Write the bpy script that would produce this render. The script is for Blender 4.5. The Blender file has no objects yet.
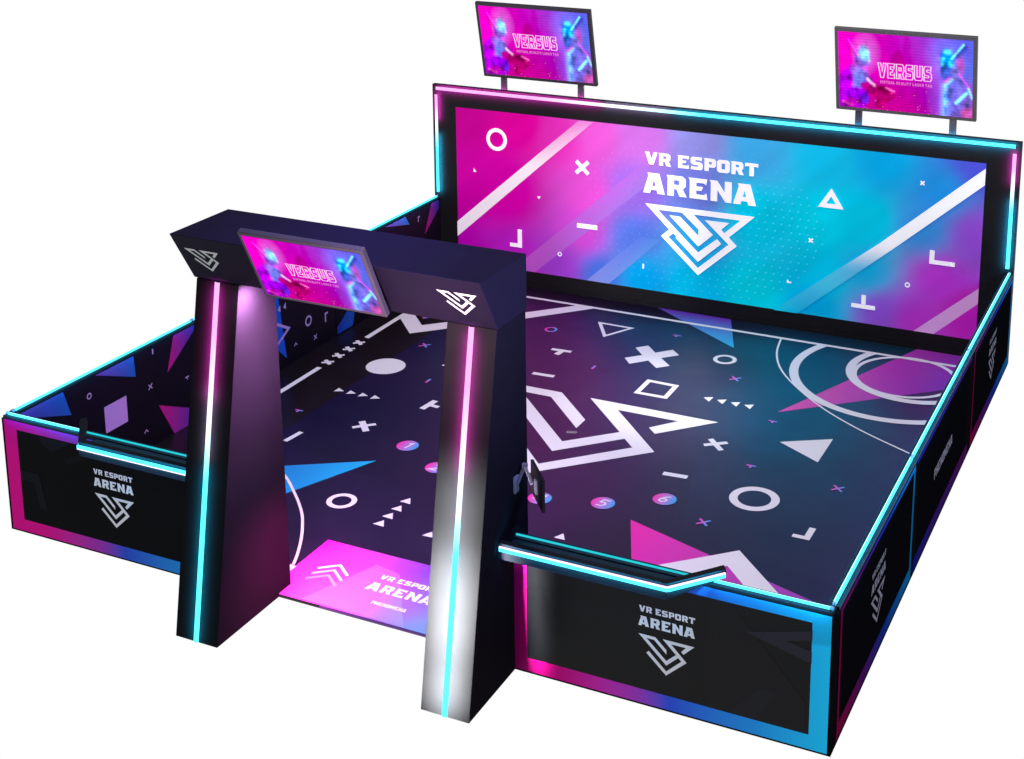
import bpy, math, random
from mathutils import Vector, noise
from mathutils.geometry import delaunay_2d_cdt

random.seed(7)
scene = bpy.context.scene
COL = scene.collection

# ------------------------------------------------------------------ colour
def lin(c):
    return tuple((x / 255 / 12.92) if x / 255 <= 0.04045 else ((x / 255 + 0.055) / 1.055) ** 2.4 for x in c)

def mix(a, b, t):
    t = max(0.0, min(1.0, t))
    return tuple(a[i] * (1 - t) + b[i] * t for i in range(3))

def ramp(stops, t):
    if t <= stops[0][0]:
        return stops[0][1]
    for (t0, c0), (t1, c1) in zip(stops, stops[1:]):
        if t <= t1:
            return mix(c0, c1, (t - t0) / (t1 - t0))
    return stops[-1][1]

def idw(pts, x, y, power=3.2):
    sw = 0; r = [0, 0, 0]
    for px, py, c in pts:
        d2 = (x - px) ** 2 + (y - py) ** 2 + 0.04
        w = d2 ** (-power / 2)
        sw += w
        for i in range(3):
            r[i] += w * c[i]
    return tuple(v / sw for v in r)

# ------------------------------------------------------------------ materials
def nodes(name):
    m = bpy.data.materials.new(name); m.use_nodes = True
    nt = m.node_tree
    return m, nt, nt.nodes['Principled BSDF']

def printed(name, rough, spec, emis=0.0, wear=0.12, coat=0.0):
    """Printed sheet: colour from the mesh, fine procedural roughness variation."""
    m, nt, b = nodes(name)
    a = nt.nodes.new('ShaderNodeAttribute'); a.attribute_name = 'ink'
    tc = nt.nodes.new('ShaderNodeTexCoord')
    n = nt.nodes.new('ShaderNodeTexNoise'); n.inputs['Scale'].default_value = 2.2; n.inputs['Detail'].default_value = 8
    nt.links.new(tc.outputs['Object'], n.inputs['Vector'])
    mr = nt.nodes.new('ShaderNodeMapRange')
    mr.inputs['To Min'].default_value = rough - wear; mr.inputs['To Max'].default_value = rough + wear
    nt.links.new(n.outputs['Fac'], mr.inputs['Value'])
    nt.links.new(mr.outputs['Result'], b.inputs['Roughness'])
    nt.links.new(a.outputs['Color'], b.inputs['Base Color'])
    b.inputs['Specular IOR Level'].default_value = spec
    if coat:
        b.inputs['Coat Weight'].default_value = coat
        b.inputs['Coat Roughness'].default_value = 0.12
    if emis:
        nt.links.new(a.outputs['Color'], b.inputs['Emission Color'])
        b.inputs['Emission Strength'].default_value = emis
    return m

def solid(name, col, rough, spec=0.5, metal=0.0, noise=0.15, bump=0.0):
    m, nt, b = nodes(name)
    tc = nt.nodes.new('ShaderNodeTexCoord')
    n = nt.nodes.new('ShaderNodeTexNoise'); n.inputs['Scale'].default_value = 5; n.inputs['Detail'].default_value = 6
    nt.links.new(tc.outputs['Object'], n.inputs['Vector'])
    r = nt.nodes.new('ShaderNodeValToRGB')
    r.color_ramp.elements[0].color = (*[c * (1 - noise) for c in col], 1)
    r.color_ramp.elements[1].color = (*[c * (1 + noise) for c in col], 1)
    nt.links.new(n.outputs['Fac'], r.inputs['Fac'])
    nt.links.new(r.outputs['Color'], b.inputs['Base Color'])
    b.inputs['Roughness'].default_value = rough
    b.inputs['Specular IOR Level'].default_value = spec
    b.inputs['Metallic'].default_value = metal
    if bump:
        n2 = nt.nodes.new('ShaderNodeTexNoise'); n2.inputs['Scale'].default_value = 260
        bp = nt.nodes.new('ShaderNodeBump'); bp.inputs['Strength'].default_value = bump
        nt.links.new(tc.outputs['Object'], n2.inputs['Vector'])
        nt.links.new(n2.outputs['Fac'], bp.inputs['Height']); nt.links.new(bp.outputs['Normal'], b.inputs['Normal'])
    return m

def glow(name, strength=1.0):
    m = bpy.data.materials.new(name); m.use_nodes = True
    nt = m.node_tree; nt.nodes.remove(nt.nodes['Principled BSDF'])
    e = nt.nodes.new('ShaderNodeEmission'); a = nt.nodes.new('ShaderNodeAttribute'); a.attribute_name = 'ink'
    nt.links.new(a.outputs['Color'], e.inputs['Color']); e.inputs['Strength'].default_value = strength
    nt.links.new(e.outputs['Emission'], nt.nodes['Material Output'].inputs['Surface'])
    return m

M_FLOOR = printed('printed floor vinyl', 0.36, 0.5)
M_PANEL = printed('printed panel laminate', 0.4, 0.015)
M_SIDEPANEL = printed('printed side panel laminate', 0.5, 0.0)
M_GLOSSP = printed('glossy black print laminate', 0.28, 0.11, wear=.05)
M_INNER = printed('printed inner panel laminate', 0.5, 0.08)
M_POSTER = printed('backlit poster film', 0.45, 0.03, emis=0.34)
M_SCREEN = glow('display picture', 1.0)
M_LED = glow('led strip', 1.0)
M_BLACK = solid('black lacquered board', (0.005, 0.005, 0.006), 0.4, 0.0)
M_WALLBLK = solid('black wall frame', (0.013, 0.0125, 0.015), 0.45, 0.08)
M_CAP = solid('black rail profile', (0.012, 0.013, 0.018), 0.4, 0.03)
M_BEAM = solid('dark satin beam board', (0.008, 0.0062, 0.0155), 0.42, 0.02)
M_PILLAR = solid('black satin pillar board', (0.009, 0.009, 0.0095), 0.4, 0.0)
M_PSIDE = solid('black pillar side board', (0.008, 0.007, 0.010), 0.4, 0.0)
M_FRAME = solid('dark grey display casing', (0.045, 0.040, 0.055), 0.4, 0.15)
M_FRAME2 = solid('grey display casing', (0.11, 0.105, 0.12), 0.4, 0.15)
M_DARK = solid('dark monitor casing', (0.012, 0.008, 0.012), 0.45, 0.05)
M_POST = solid('dark steel post', (0.04, 0.036, 0.055), 0.35, 0.5, 0.2)
M_METAL = solid('brushed steel', (0.15, 0.135, 0.20), 0.45, 0.1)
M_JOIN = solid('grey rail connector', (0.24, 0.22, 0.32), 0.5, 0.3)

# ------------------------------------------------------------------ object helpers
def empty(name, loc):
    o = bpy.data.objects.new(name, None); COL.objects.link(o); o.location = loc; o['kind'] = 'thing'
    o.empty_display_size = 0.2
    return o

def tag(o, label=None, cat=None, group=None, kind=None):
    if label: o['label'] = label
    if cat: o['category'] = cat
    if group: o['group'] = group
    if kind: o['kind'] = kind
    return o

def wloc(o):
    v = Vector((0, 0, 0))
    while o is not None:
        v += o.location; o = o.parent
    return v

class MB:
    def __init__(self): self.v = []; self.f = []; self.c = []; self.m = []
    def face(self, pts, cols=(0.02, 0.02, 0.02), mat=0):
        i = len(self.v); self.v += [tuple(p) for p in pts]
        self.f.append(tuple(range(i, i + len(pts)))); self.m.append(mat)
        if not isinstance(cols[0], (tuple, list)): cols = [cols] * len(pts)
        self.c += [tuple(c) for c in cols]
    def prism(self, bottom, top, cols=(0.02, 0.02, 0.02), mat=0):
        """closed solid from two matching loops; cols: one colour or (bottom colours, top colours)"""
        n = len(bottom)
        if isinstance(cols[0], (tuple, list)): cb, ct = cols
        else: cb = [cols] * n; ct = [cols] * n
        self.face(bottom[::-1], cb[::-1], mat); self.face(top, ct, mat)
        for i in range(n):
            j = (i + 1) % n
            self.face([bottom[i], bottom[j], top[j], top[i]], [cb[i], cb[j], ct[j], ct[i]], mat)
    def box(self, a, b, col=(0.02, 0.02, 0.02), mat=0):
        (x0, y0, z0), (x1, y1, z1) = a, b
        self.prism([(x0, y0, z0), (x1, y0, z0), (x1, y1, z0), (x0, y1, z0)],
                   [(x0, y0, z1), (x1, y0, z1), (x1, y1, z1), (x0, y1, z1)], col, mat)
    def build(self, name, mats, parent=None, bevel=0.0, weld=True):
        if not isinstance(mats, (list, tuple)): mats = [mats]
        off = wloc(parent) if parent else Vector((0, 0, 0))
        me = bpy.data.meshes.new(name)
        me.from_pydata([(x - off.x, y - off.y, z - off.z) for x, y, z in self.v], [], self.f)
        ca = me.color_attributes.new('ink', 'FLOAT_COLOR', 'CORNER')
        flat = []
        for c in self.c: flat += [c[0], c[1], c[2], 1.0]
        ca.data.foreach_set('color', flat)
        me.polygons.foreach_set('material_index', self.m)
        for m in mats: me.materials.append(m)
        me.update()
        o = bpy.data.objects.new(name, me); COL.objects.link(o); o.parent = parent
        if bevel:
            w = o.modifiers.new('weld', 'WELD'); w.merge_threshold = 0.0005
            b = o.modifiers.new('bevel', 'BEVEL'); b.width = bevel; b.segments = 2; b.limit_method = 'ANGLE'
        return o

# ------------------------------------------------------------------ flat artwork
def pin(p, poly):
    x, y = p; ins = False; n = len(poly)
    for i in range(n):
        x0, y0 = poly[i]; x1, y1 = poly[(i + 1) % n]
        if (y0 > y) != (y1 > y) and x < (x1 - x0) * (y - y0) / (y1 - y0) + x0: ins = not ins
    return ins

def clip(poly, x0=None, x1=None, y0=None, y1=None):
    for ax, lim, s in ((0, x0, 1), (0, x1, -1), (1, y0, 1), (1, y1, -1)):
        if lim is None or not poly: continue
        out = []
        for i in range(len(poly)):
            a, b = poly[i - 1], poly[i]
            ia, ib = (a[ax] - lim) * s >= 0, (b[ax] - lim) * s >= 0
            if ia != ib:
                t = (lim - a[ax]) / (b[ax] - a[ax])
                out.append((a[0] + t * (b[0] - a[0]), a[1] + t * (b[1] - a[1])))
            if ib: out.append(b)
        poly = out
    return poly

def union(polys, holes=()):
    """triangles covering the union of polygons minus the holes"""
    vs = []; fs = []
    for P in list(polys) + list(holes):
        i = len(vs); vs += [Vector(p) for p in P]; fs.append(list(range(i, i + len(P))))
    np_ = len(polys)
    v, e, f, ov, oe, of = delaunay_2d_cdt(vs, [], fs, 0, 1e-6)
    out = []
    for k, tri in enumerate(f):
        c = (sum(v[i][0] for i in tri) / 3, sum(v[i][1] for i in tri) / 3)
        if any(pin(c, P) for P in polys) and not any(pin(c, H) for H in holes):
            out.append([(v[i][0], v[i][1]) for i in tri])
    return out

def strokes(path, w, closed=False):
    """quads of a mitred stroke"""
    n = len(path); L = []; R = []
    for i in range(n):
        p = Vector(path[i])
        a = Vector(path[i - 1]) if (i > 0 or closed) else None
        b = Vector(path[(i + 1) % n]) if (i < n - 1 or closed) else None
        d1 = (p - a).normalized() if a is not None else None
        d2 = (b - p).normalized() if b is not None else None
        if d1 is None: d1 = d2
        if d2 is None: d2 = d1
        n1 = Vector((-d1.y, d1.x)); n2 = Vector((-d2.y, d2.x))
        m = n1 + n2
        if m.length < 1e-4: m = n1
        m.normalize(); k = w / 2 / max(0.25, m.dot(n1))
        L.append(p + m * k); R.append(p - m * k)
    out = []
    for i in range(n if closed else n - 1):
        j = (i + 1) % n
        out.append([tuple(L[i]), tuple(L[j]), tuple(R[j]), tuple(R[i])])
    return out

def smooth(P, k=5):
    out = []
    for i in range(len(P) - 1):
        p0, p1, p2, p3 = P[max(0, i - 1)], P[i], P[i + 1], P[min(len(P) - 1, i + 2)]
        for j in range(k):
            t = j / k
            out.append(tuple(.5 * (2 * p1[a] + (p2[a] - p0[a]) * t + (2 * p0[a] - 5 * p1[a] + 4 * p2[a] - p3[a]) * t * t + (3 * p1[a] - p0[a] - 3 * p2[a] + p3[a]) * t ** 3) for a in (0, 1)))
    return out + [P[-1]]

def circle(cx, cy, r, n=48):
    return [(cx + r * math.cos(2 * math.pi * i / n), cy + r * math.sin(2 * math.pi * i / n)) for i in range(n)]

def arc(cx, cy, ro, ri, a0, a1, n=40):
    out = []
    for i in range(n):
        t0 = math.radians(a0 + (a1 - a0) * i / n); t1 = math.radians(a0 + (a1 - a0) * (i + 1) / n)
        out.append([(cx + ro * math.cos(t0), cy + ro * math.sin(t0)), (cx + ro * math.cos(t1), cy + ro * math.sin(t1)),
                    (cx + ri * math.cos(t1), cy + ri * math.sin(t1)), (cx + ri * math.cos(t0), cy + ri * math.sin(t0))])
    return out

GLYPH = {
 'V': (1.02, [[(0, 1), (.36, 1), (.54, .42), (.70, 1), (1.02, 1), (.97, .86), (.70, 0), (.35, 0), (.07, .86)]], []),
 'R': (1.0, [[(0, 1), (.78, 1), (.94, .86), (.94, .5), (.80, .37), (1.0, 0), (.64, 0), (.5, .34), (.37, .34), (.37, 0), (.06, 0), (.06, .88)]], [[(.37, .78), (.62, .78), (.62, .56), (.37, .56)]]),
 'E': (.94, [[(0, 1), (.9, 1), (.84, .7), (.74, .79), (.38, .79), (.38, .61), (.7, .61), (.62, .41), (.38, .41), (.38, .22), (.74, .22), (.86, .32), (.92, 0), (.06, 0), (.06, .88)]], []),
 'S': (.96, [[(.15, 1), (.90, 1), (.86, .72), (.74, .77), (.38, .77), (.38, .63), (.8, .6), (.95, .46), (.95, .14), (.82, 0), (.04, 0), (.07, .3), (.16, .24), (.6, .24), (.6, .37), (.14, .4), (.02, .54), (.02, .86)]], []),
 'P': (.94, [[(0, 1), (.78, 1), (.93, .86), (.93, .46), (.8, .31), (.38, .31), (.38, 0), (.06, 0), (.06, .88)]], [[(.38, .77), (.62, .77), (.62, .53), (.38, .53)]]),
 'O': (.98, [[(.16, 1), (.82, 1), (.97, .85), (.97, .15), (.82, 0), (.16, 0), (.01, .15), (.01, .85)]], [[(.34, .74), (.64, .74), (.64, .26), (.34, .26)]]),
 'T': (1.0, [[(0, 1), (1, 1), (.98, .68), (.88, .76), (.67, .76), (.67, 0), (.34, 0), (.34, .76), (.12, .76), (.02, .68)]], []),
 'A': (1.06, [[(0, 0), (.33, 0), (.38, .17), (.66, .17), (.70, 0), (1.06, 0), (.78, 1), (.20, 1), (.25, .87)]], [[(.43, .37), (.61, .37), (.52, .69)]]),
 'N': (1.06, [[(0, 1), (.36, 1), (.72, .47), (.72, 1), (1.04, 1), (1.04, 0), (.76, 0), (.37, .57), (.37, 0), (.06, 0), (.06, .88)]], []),
 'H': (1.0, [[(0, 1), (.34, 1), (.34, .62), (.66, .62), (.66, 1), (1, 1), (1, 0), (.66, 0), (.66, .36), (.34, .36), (.34, 0), (0, 0)]], []),
 'M': (1.22, [[(0, 1), (.36, 1), (.61, .55), (.86, 1), (1.22, 1), (1.22, 0), (.9, 0), (.9, .5), (.68, .15), (.54, .15), (.32, .5), (.32, 0), (0, 0)]], []),
 'U': (.98, [[(0, 1), (.33, 1), (.33, .24), (.65, .24), (.65, 1), (.98, 1), (.98, .14), (.84, 0), (.14, 0), (0, .14)]], []),
 'I': (.36, [[(0, 1), (.34, 1), (.34, 0), (0, 0)]], []),
 'L': (.84, [[(0, 1), (.34, 1), (.34, .24), (.84, .24), (.84, 0), (0, 0)]], []),
 'Y': (1.0, [[(0, 1), (.34, 1), (.5, .66), (.66, 1), (1, 1), (.67, .4), (.67, 0), (.33, 0), (.33, .4)]], []),
 'G': (.96, [[(.15, 1), (.94, 1), (.94, .74), (.36, .74), (.36, .26), (.62, .26), (.62, .38), (.5, .38), (.5, .6), (.95, .6), (.95, 0), (.15, 0), (0, .14), (0, .86)]], []),
}

def text_shapes(s, x0, x1, zt, zb, slant=0.0, gap=0.09):
    """list of (polys, holes) fitted in the box"""
    w = 0; pos = []
    for ch in s:
        if ch == ' ': w += .42; continue
        pos.append((ch, w)); w += GLYPH[ch][0] + gap
    w -= gap; sx = (x1 - x0) / w; sz = zt - zb; out = []
    for ch, p in pos:
        g = GLYPH[ch]
        f = lambda P: [(x0 + (p + a) * sx + slant * b * sz, zb + b * sz) for a, b in P]
        out.append(([f(P) for P in g[1]], [f(P) for P in g[2]]))
    return out

# company emblem: two interlocked mitred strokes, unit box centred on u=0, v from 0 (top) to -1
def emblem(cx, vt, w, h):
    V = [(2.64, 5.023), (3.492, 5.023), (4.05, 4.461), (4.05, 4.226), (3.426, 4.861), (3.04, 4.861), (4.048, 3.864), (4.526, 4.334), (4.64, 4.204), (4.05, 3.609)]
    S = [(3.857, 5.023), (5.432, 5.023), (4.895, 4.454), (4.776, 4.574), (5.012, 4.86), (4.278, 4.855), (5.056, 4.043), (4.045, 3.053), (3.04, 4.045),
         (3.17, 4.175), (3.29, 4.05), (4.05, 3.283), (4.8, 4.043), (4.64, 4.204), (4.526, 4.334)]
    f = lambda P: [(cx + (x - 4.04) / 2.79 * w, vt + (y - 5.023) / 1.97 * h) for x, y in P]
    return [f(V), f(S)]

class Art:
    """draws flat shapes on a surface given by map(u, v, h)"""
    def __init__(self, mb, fmap, mat=0): self.mb = mb; self.f = fmap; self.mat = mat; self.h = 0.0012
    def tris(self, tris, col, h=None):
        self.k = getattr(self, 'k', 0) + 1
        h = (self.h if h is None else h) + self.k * 0.00003
        for t in tris:
            cols = [col(*p) for p in t] if callable(col) else [col] * len(t)
            self.mb.face([self.f(p[0], p[1], h) for p in t], cols, self.mat)
    def shape(self, polys, col, holes=(), h=None): self.tris(union(polys, holes), col, h)
    def text(self, s, x0, x1, zt, zb, col, slant=0.0, h=None, gap=0.09):
        for P, H in text_shapes(s, x0, x1, zt, zb, slant, gap): self.shape(P, col, H, h)
    def line(self, path, w, col, closed=False, h=None): self.shape(strokes(path, w, closed), col, h=h)
    def ring(self, cx, cy, ro, ri, col, h=None): self.tris(arc(cx, cy, ro, ri, 0, 360, 44), col, h)
    def disc(self, cx, cy, r, col, h=None): self.shape([circle(cx, cy, r, 40)], col, h=h)
    def grid(self, x0, y0, x1, y1, nx, ny, col, h=0.0):
        for i in range(nx):
            for j in range(ny):
                a, b = x0 + (x1 - x0) * i / nx, x0 + (x1 - x0) * (i + 1) / nx
                c, d = y0 + (y1 - y0) * j / ny, y0 + (y1 - y0) * (j + 1) / ny
                q = [(a, c), (b, c), (b, d), (a, d)]
                self.mb.face([self.f(p[0], p[1], h) for p in q], [col(*p) for p in q], self.mat)
    def band(self, outer, inner, col, n=40, h=None):
        """rectangular picture-frame band, finely divided so gradients stay smooth"""
        (a0, b0, a1, b1), (c0, d0, c1, d1) = outer, inner
        O = [(a0, b0), (a1, b0), (a1, b1), (a0, b1)]; I = [(c0, d0), (c1, d0), (c1, d1), (c0, d1)]
        for k in range(4):
            o0, o1, i0, i1 = O[k], O[(k + 1) % 4], I[k], I[(k + 1) % 4]
            L = lambda p, q, t: (p[0] + (q[0] - p[0]) * t, p[1] + (q[1] - p[1]) * t)
            for s in range(n):
                t0, t1 = s / n, (s + 1) / n
                self.tris([[L(o0, o1, t0), L(o0, o1, t1), L(i0, i1, t1), L(i0, i1, t0)]], col, h)

MAG, PUR, BLU, CYA = lin((205, 12, 132)), lin((140, 52, 165)), lin((44, 72, 190)), lin((28, 178, 226))
PINK = lin((240, 50, 170)); SKY = lin((40, 170, 235))
WHITE = (0.80, 0.77, 0.83)

# led colours (emission)
L_CY, L_WH, L_PK = (0.165, 1.9, 2.0), (1.5, 1.45, 1.6), (1.5, 0.56, 1.35)

# ================================================================== SETTING
mb = MB()
mb.face([(-160, -160, -0.003), (170, -160, -0.003), (170, 170, -0.003), (-160, 170, -0.003)], (1, 1, 1))
g = mb.build('ground', glow('glowing white ground', 1.0)); tag(g, kind='structure')  # ground glows by itself, added as blank white backdrop and light

# ================================================================== FLOOR
fl = empty('arena_floor', (4.05, 4.05, 0))
tag(fl, 'dark printed arena floor with large white emblem, shapes and numbered dots', 'floor')
mb = MB(); mb.box((0.084, 0.084, 0.0), (8.06, 8.09, 0.028))
mb.build('floor_slab', solid('dark floor slab', (0.02, 0.012, 0.03), 0.5, 0.3), fl)
F = lambda u, v, h: (u, v, 0.030 + h)
FP = [(x, y, lin(c)) for x, y, c in [  # print tones as seen lit, purple and teal poster glow included
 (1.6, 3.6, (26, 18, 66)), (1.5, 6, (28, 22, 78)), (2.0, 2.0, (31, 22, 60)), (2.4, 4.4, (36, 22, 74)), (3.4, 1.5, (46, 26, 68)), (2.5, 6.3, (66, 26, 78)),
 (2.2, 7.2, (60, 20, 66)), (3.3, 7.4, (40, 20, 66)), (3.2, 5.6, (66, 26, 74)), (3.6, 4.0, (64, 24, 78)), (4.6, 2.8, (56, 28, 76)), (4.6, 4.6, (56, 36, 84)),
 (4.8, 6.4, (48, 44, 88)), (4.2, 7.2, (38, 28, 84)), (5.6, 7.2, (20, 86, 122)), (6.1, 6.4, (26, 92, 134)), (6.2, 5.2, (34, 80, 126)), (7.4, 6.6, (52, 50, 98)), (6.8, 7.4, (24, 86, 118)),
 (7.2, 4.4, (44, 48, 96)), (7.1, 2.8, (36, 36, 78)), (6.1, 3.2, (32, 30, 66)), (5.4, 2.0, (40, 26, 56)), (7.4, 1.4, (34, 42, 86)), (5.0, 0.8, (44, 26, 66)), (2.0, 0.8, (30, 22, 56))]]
def floor_lit_col(x, y):
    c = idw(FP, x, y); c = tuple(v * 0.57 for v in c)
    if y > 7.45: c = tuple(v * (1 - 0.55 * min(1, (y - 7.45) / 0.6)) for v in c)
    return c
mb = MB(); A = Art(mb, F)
A.grid(1.135, 0.084, 8.05, 8.1, 70, 80, floor_lit_col)
A.grid(0.084, 0.084, 1.135, 8.1, 6, 40, lambda x, y: mix(lin((13, 9, 15)), lin((22, 14, 20)), (x - 0.1)))
def gx(x0, x1, a=PINK, b=SKY): return lambda x, y: mix(a, b, (x - x0) / (x1 - x0))
def gy(y0, y1, a, b): return lambda x, y: mix(a, b, (y - y0) / (y1 - y0))
# subtle tone facets under the artwork
def tone(k): return lambda x, y: tuple(v * k for v in floor_lit_col(x, y))
A.h = 0.0006
for P, k in (([(1.2, 2.6), (4.6, 1.9), (4.2, 1.1), (1.2, 1.2)], 1.13), ([(5.4, 4.6), (8.0, 3.2), (8.0, 2.1), (5.9, 2.6)], 1.1), ([(2.1, 7.7), (3.6, 5.2), (2.0, 5.0)], 1.1)):
    A.shape([P], tone(k))
A.h = 0.0012
# colour wedges
A.shape([[(3.45, 8.1), (4.51, 8.1), (4.879, 7.158)]], lambda x, y: ramp([(0, lin((46, 180, 226))), (.45, lin((40, 92, 205))), (1, lin((104, 40, 180)))], (y - 7.16) / 0.9))
A.shape([clip([(5.951, 5.557), (6.998, 8.102), (8.0, 8.1), (8.0, 7.18), (7.538, 6.957)], x1=8.0)], lambda x, y: mix(lin((226, 66, 172)), lin((118, 46, 172)), (x - 5.9) / 1.7))
A.shape([[(5.392, 2.598), (8.0, 1.74), (8.0, 0.9), (6.13, 0.9)]], lambda x, y: mix(lin((232, 30, 160)), lin((118, 74, 190)), (x - 5.4) / 1.9))
A.shape([[(1.2, 1.86), (2.46, 2.633), (2.025, 1.641), (1.3, 0.55)]], lambda x, y: mix(lin((36, 98, 196)), lin((30, 176, 220)), (x - 1.5) / 0.9))
# white line work
A.h = 0.0024
W = WHITE
pol = [[(0.436, 6.474), (0.604, 6.487), (0.891, 6.193), (1.937, 7.195), (2.45, 7.715), (2.721, 7.719), (2.039, 6.995), (0.898, 5.875), (0.508, 6.278)],
       [(0.434, 5.522), (0.508, 5.507), (0.508, 6.35), (0.436, 6.474)], [(0.443, 4.464), (0.512, 4.464), (0.512, 3.0), (0.443, 3.0)],
       [(0.50, 6.43), (0.436, 6.474), (1.50, 7.75), (1.6, 7.75)], [(1.45, 7.69), (1.45, 7.75), (7.98, 7.76), (7.98, 7.70)]]
A.shape(pol, W)
for k in range(4):
    y = 4.64 + k * 0.232
    A.shape(strokes([(0.415, y - .048), (0.535, y + .048)], .045) + strokes([(0.41, y + .05), (0.54, y - .05)], .05), W)
A.shape(emblem(4.04, 5.023, 2.79, 1.97), W)
A.shape([[(3.744, 6.647), (3.866, 6.78), (4.035, 6.6), (4.199, 6.78), (4.336, 6.645), (4.165, 6.471), (4.35, 6.286), (4.225, 6.157), (4.05, 6.33), (3.876, 6.141), (3.747, 6.292), (3.915, 6.46)]], W)
A.line([(2.985, 7.247), (3.44, 7.24), (3.23, 6.848)], .045, W, closed=True)
A.line([(4.29, 5.765), (4.64, 5.755), (4.645, 5.395), (4.29, 5.39)], .06, W, closed=True)
A.line([(2.8, 6.168), (3.066, 6.185)], .065, W); A.line([(2.945, 6.15), (2.932, 6.03)], .075, W)
A.line([(2.924, 5.39), (3.205, 5.405)], .07, W); A.line([(5.321, 3.629), (5.583, 3.65)], .075, W)
A.ring(4.90, 6.757, .147, .095, W); A.ring(6.355, 3.501, .253, .168, W); A.ring(2.623, 1.742, .153, .098, W); A.disc(1.194, 4.828, .243, W)
for x in (5.051, 5.215, 5.383, 5.547): A.shape([[(x, 5.583), (x + .1, 5.638), (x + .095, 5.499)]], W)
for x in (1.041, 1.209, 1.373, 1.540): A.shape([[(x, 3.933), (x, 4.044), (x + .105, 3.991)]], W)
for y in (1.976, 1.808, 1.645, 1.485): A.shape([[(3.156, y), (3.218, y + .1), (3.281, y - .008)]], W)
A.shape([[(4.861, 1.978), (4.913, 2.083), (4.978, 1.977)]], W); A.shape([[(3.70, 1.49), (3.756, 1.59), (3.813, 1.494)]], W)
A.shape([[(6.202, 4.834), (6.712, 5.142), (6.713, 4.535)]], W)
A.shape(strokes([(5.48, 4.42), (5.695, 4.58)], .062) + strokes([(5.495, 4.59), (5.695, 4.375)], .062), W)
A.shape(strokes([(1.78, 3.205), (1.975, 3.385)], .055) + strokes([(1.79, 3.385), (1.975, 3.185)], .075), W)
A.shape(strokes([(2.232, 3.945), (2.262, 4.205)], .075) + strokes([(2.25, 4.08), (2.385, 4.064)], .06), W)
A.shape([[(6.91, 2.935), (7.085, 2.935), (7.085, 3.175), (7.02, 3.175), (7.02, 2.995), (6.91, 2.995)]], W)
A.line([(1.306, 2.612), (1.335, 2.876)], .06, W)
A.shape([[(6.337, 2.29), (6.543, 2.487), (7.55, 1.47), (7.3, 1.38), (6.53, 2.18), (6.25, 1.90), (5.95, 1.93)]], W)
A.disc(1.823, 5.146, .018, W)
A.shape([clip(q, x1=8.0, y1=7.72) for q in arc(6.99, 7.11, 1.315, 1.205, 150, 325, 50) if clip(q, x1=8.0, y1=7.72)], W)
ov = [clip(q, x1=8.0, y1=7.72) for q in arc(7.17, 7.26, .85, .745, 140, 330, 44)] + [clip(q, x1=8.0) for q in arc(7.05, 7.15, .63, .575, 0, 360, 44)]
ov += [clip(q, x1=8.0, y1=7.72) for q in strokes(smooth([(5.327, 7.71), (5.417, 7.239), (5.60, 6.79), (5.90, 6.37), (6.38, 5.88), (6.921, 5.488), (7.532, 5.151), (7.95, 4.93)]), .024)]
A.shape([q for q in ov if len(q) > 2], W, h=0.0028)
A.line(smooth([(1.50, 2.10), (1.784, 1.953), (2.143, 1.64), (2.394, 1.385), (2.55, 1.18), (2.70, .945), (2.831, .70), (2.90, .54)]), .028, W)
A.shape([[(2.868, .53), (2.945, .53), (2.94, .43)]], W)
A.line([(4.0, 4.09), (4.09, 4.12)], .012, (.3, .28, .33)); A.ring(4.02, 4.10, .03, .018, (.3, .28, .33)); A.ring(4.075, 4.12, .03, .018, (.3, .28, .33))
A.shape([[(7.90, .13), (7.97, .13), (7.97, .2)]], W)
# small two-colour marks
def mark(cx, cy, kind, s=.055):
    c = gx(cx - s, cx + s, lin((228, 48, 176)), lin((48, 150, 226)))
    if kind == 'x': P = strokes([(cx - s, cy - s), (cx + s, cy + s)], .026) + strokes([(cx - s, cy + s), (cx + s, cy - s)], .026)
    elif kind == 't': P = strokes([(cx - s, cy), (cx + s, cy)], .026) + strokes([(cx, cy), (cx, cy - s)], .026)
    elif kind == '/': P = strokes([(cx, cy - s), (cx, cy + s)], .032)
    A.shape(P, gy(cy - s, cy + s, lin((228, 48, 176)), lin((48, 150, 226))) if kind == '/' else c)
for m in [(4.075, 7.25, 't'), (6.10, 4.17, 't'), (7.06, 4.055, 'x'), (5.21, 6.245, 'x'), (6.055, 2.84, 'x'), (1.285, 5.606, 'x'), (.98, 3.33, 't', .05), (3.524, 5.85, '/'), (1.893, 4.66, '/'), (.79, 6.44, 't', .04), (5.98, 5.30, 't', .05)]:
    mark(*m)
A.tris(arc(2.504, 6.758, .085, .055, 0, 360, 36), gx(2.43, 2.58, lin((228, 48, 176)), lin((48, 150, 226))))
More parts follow.
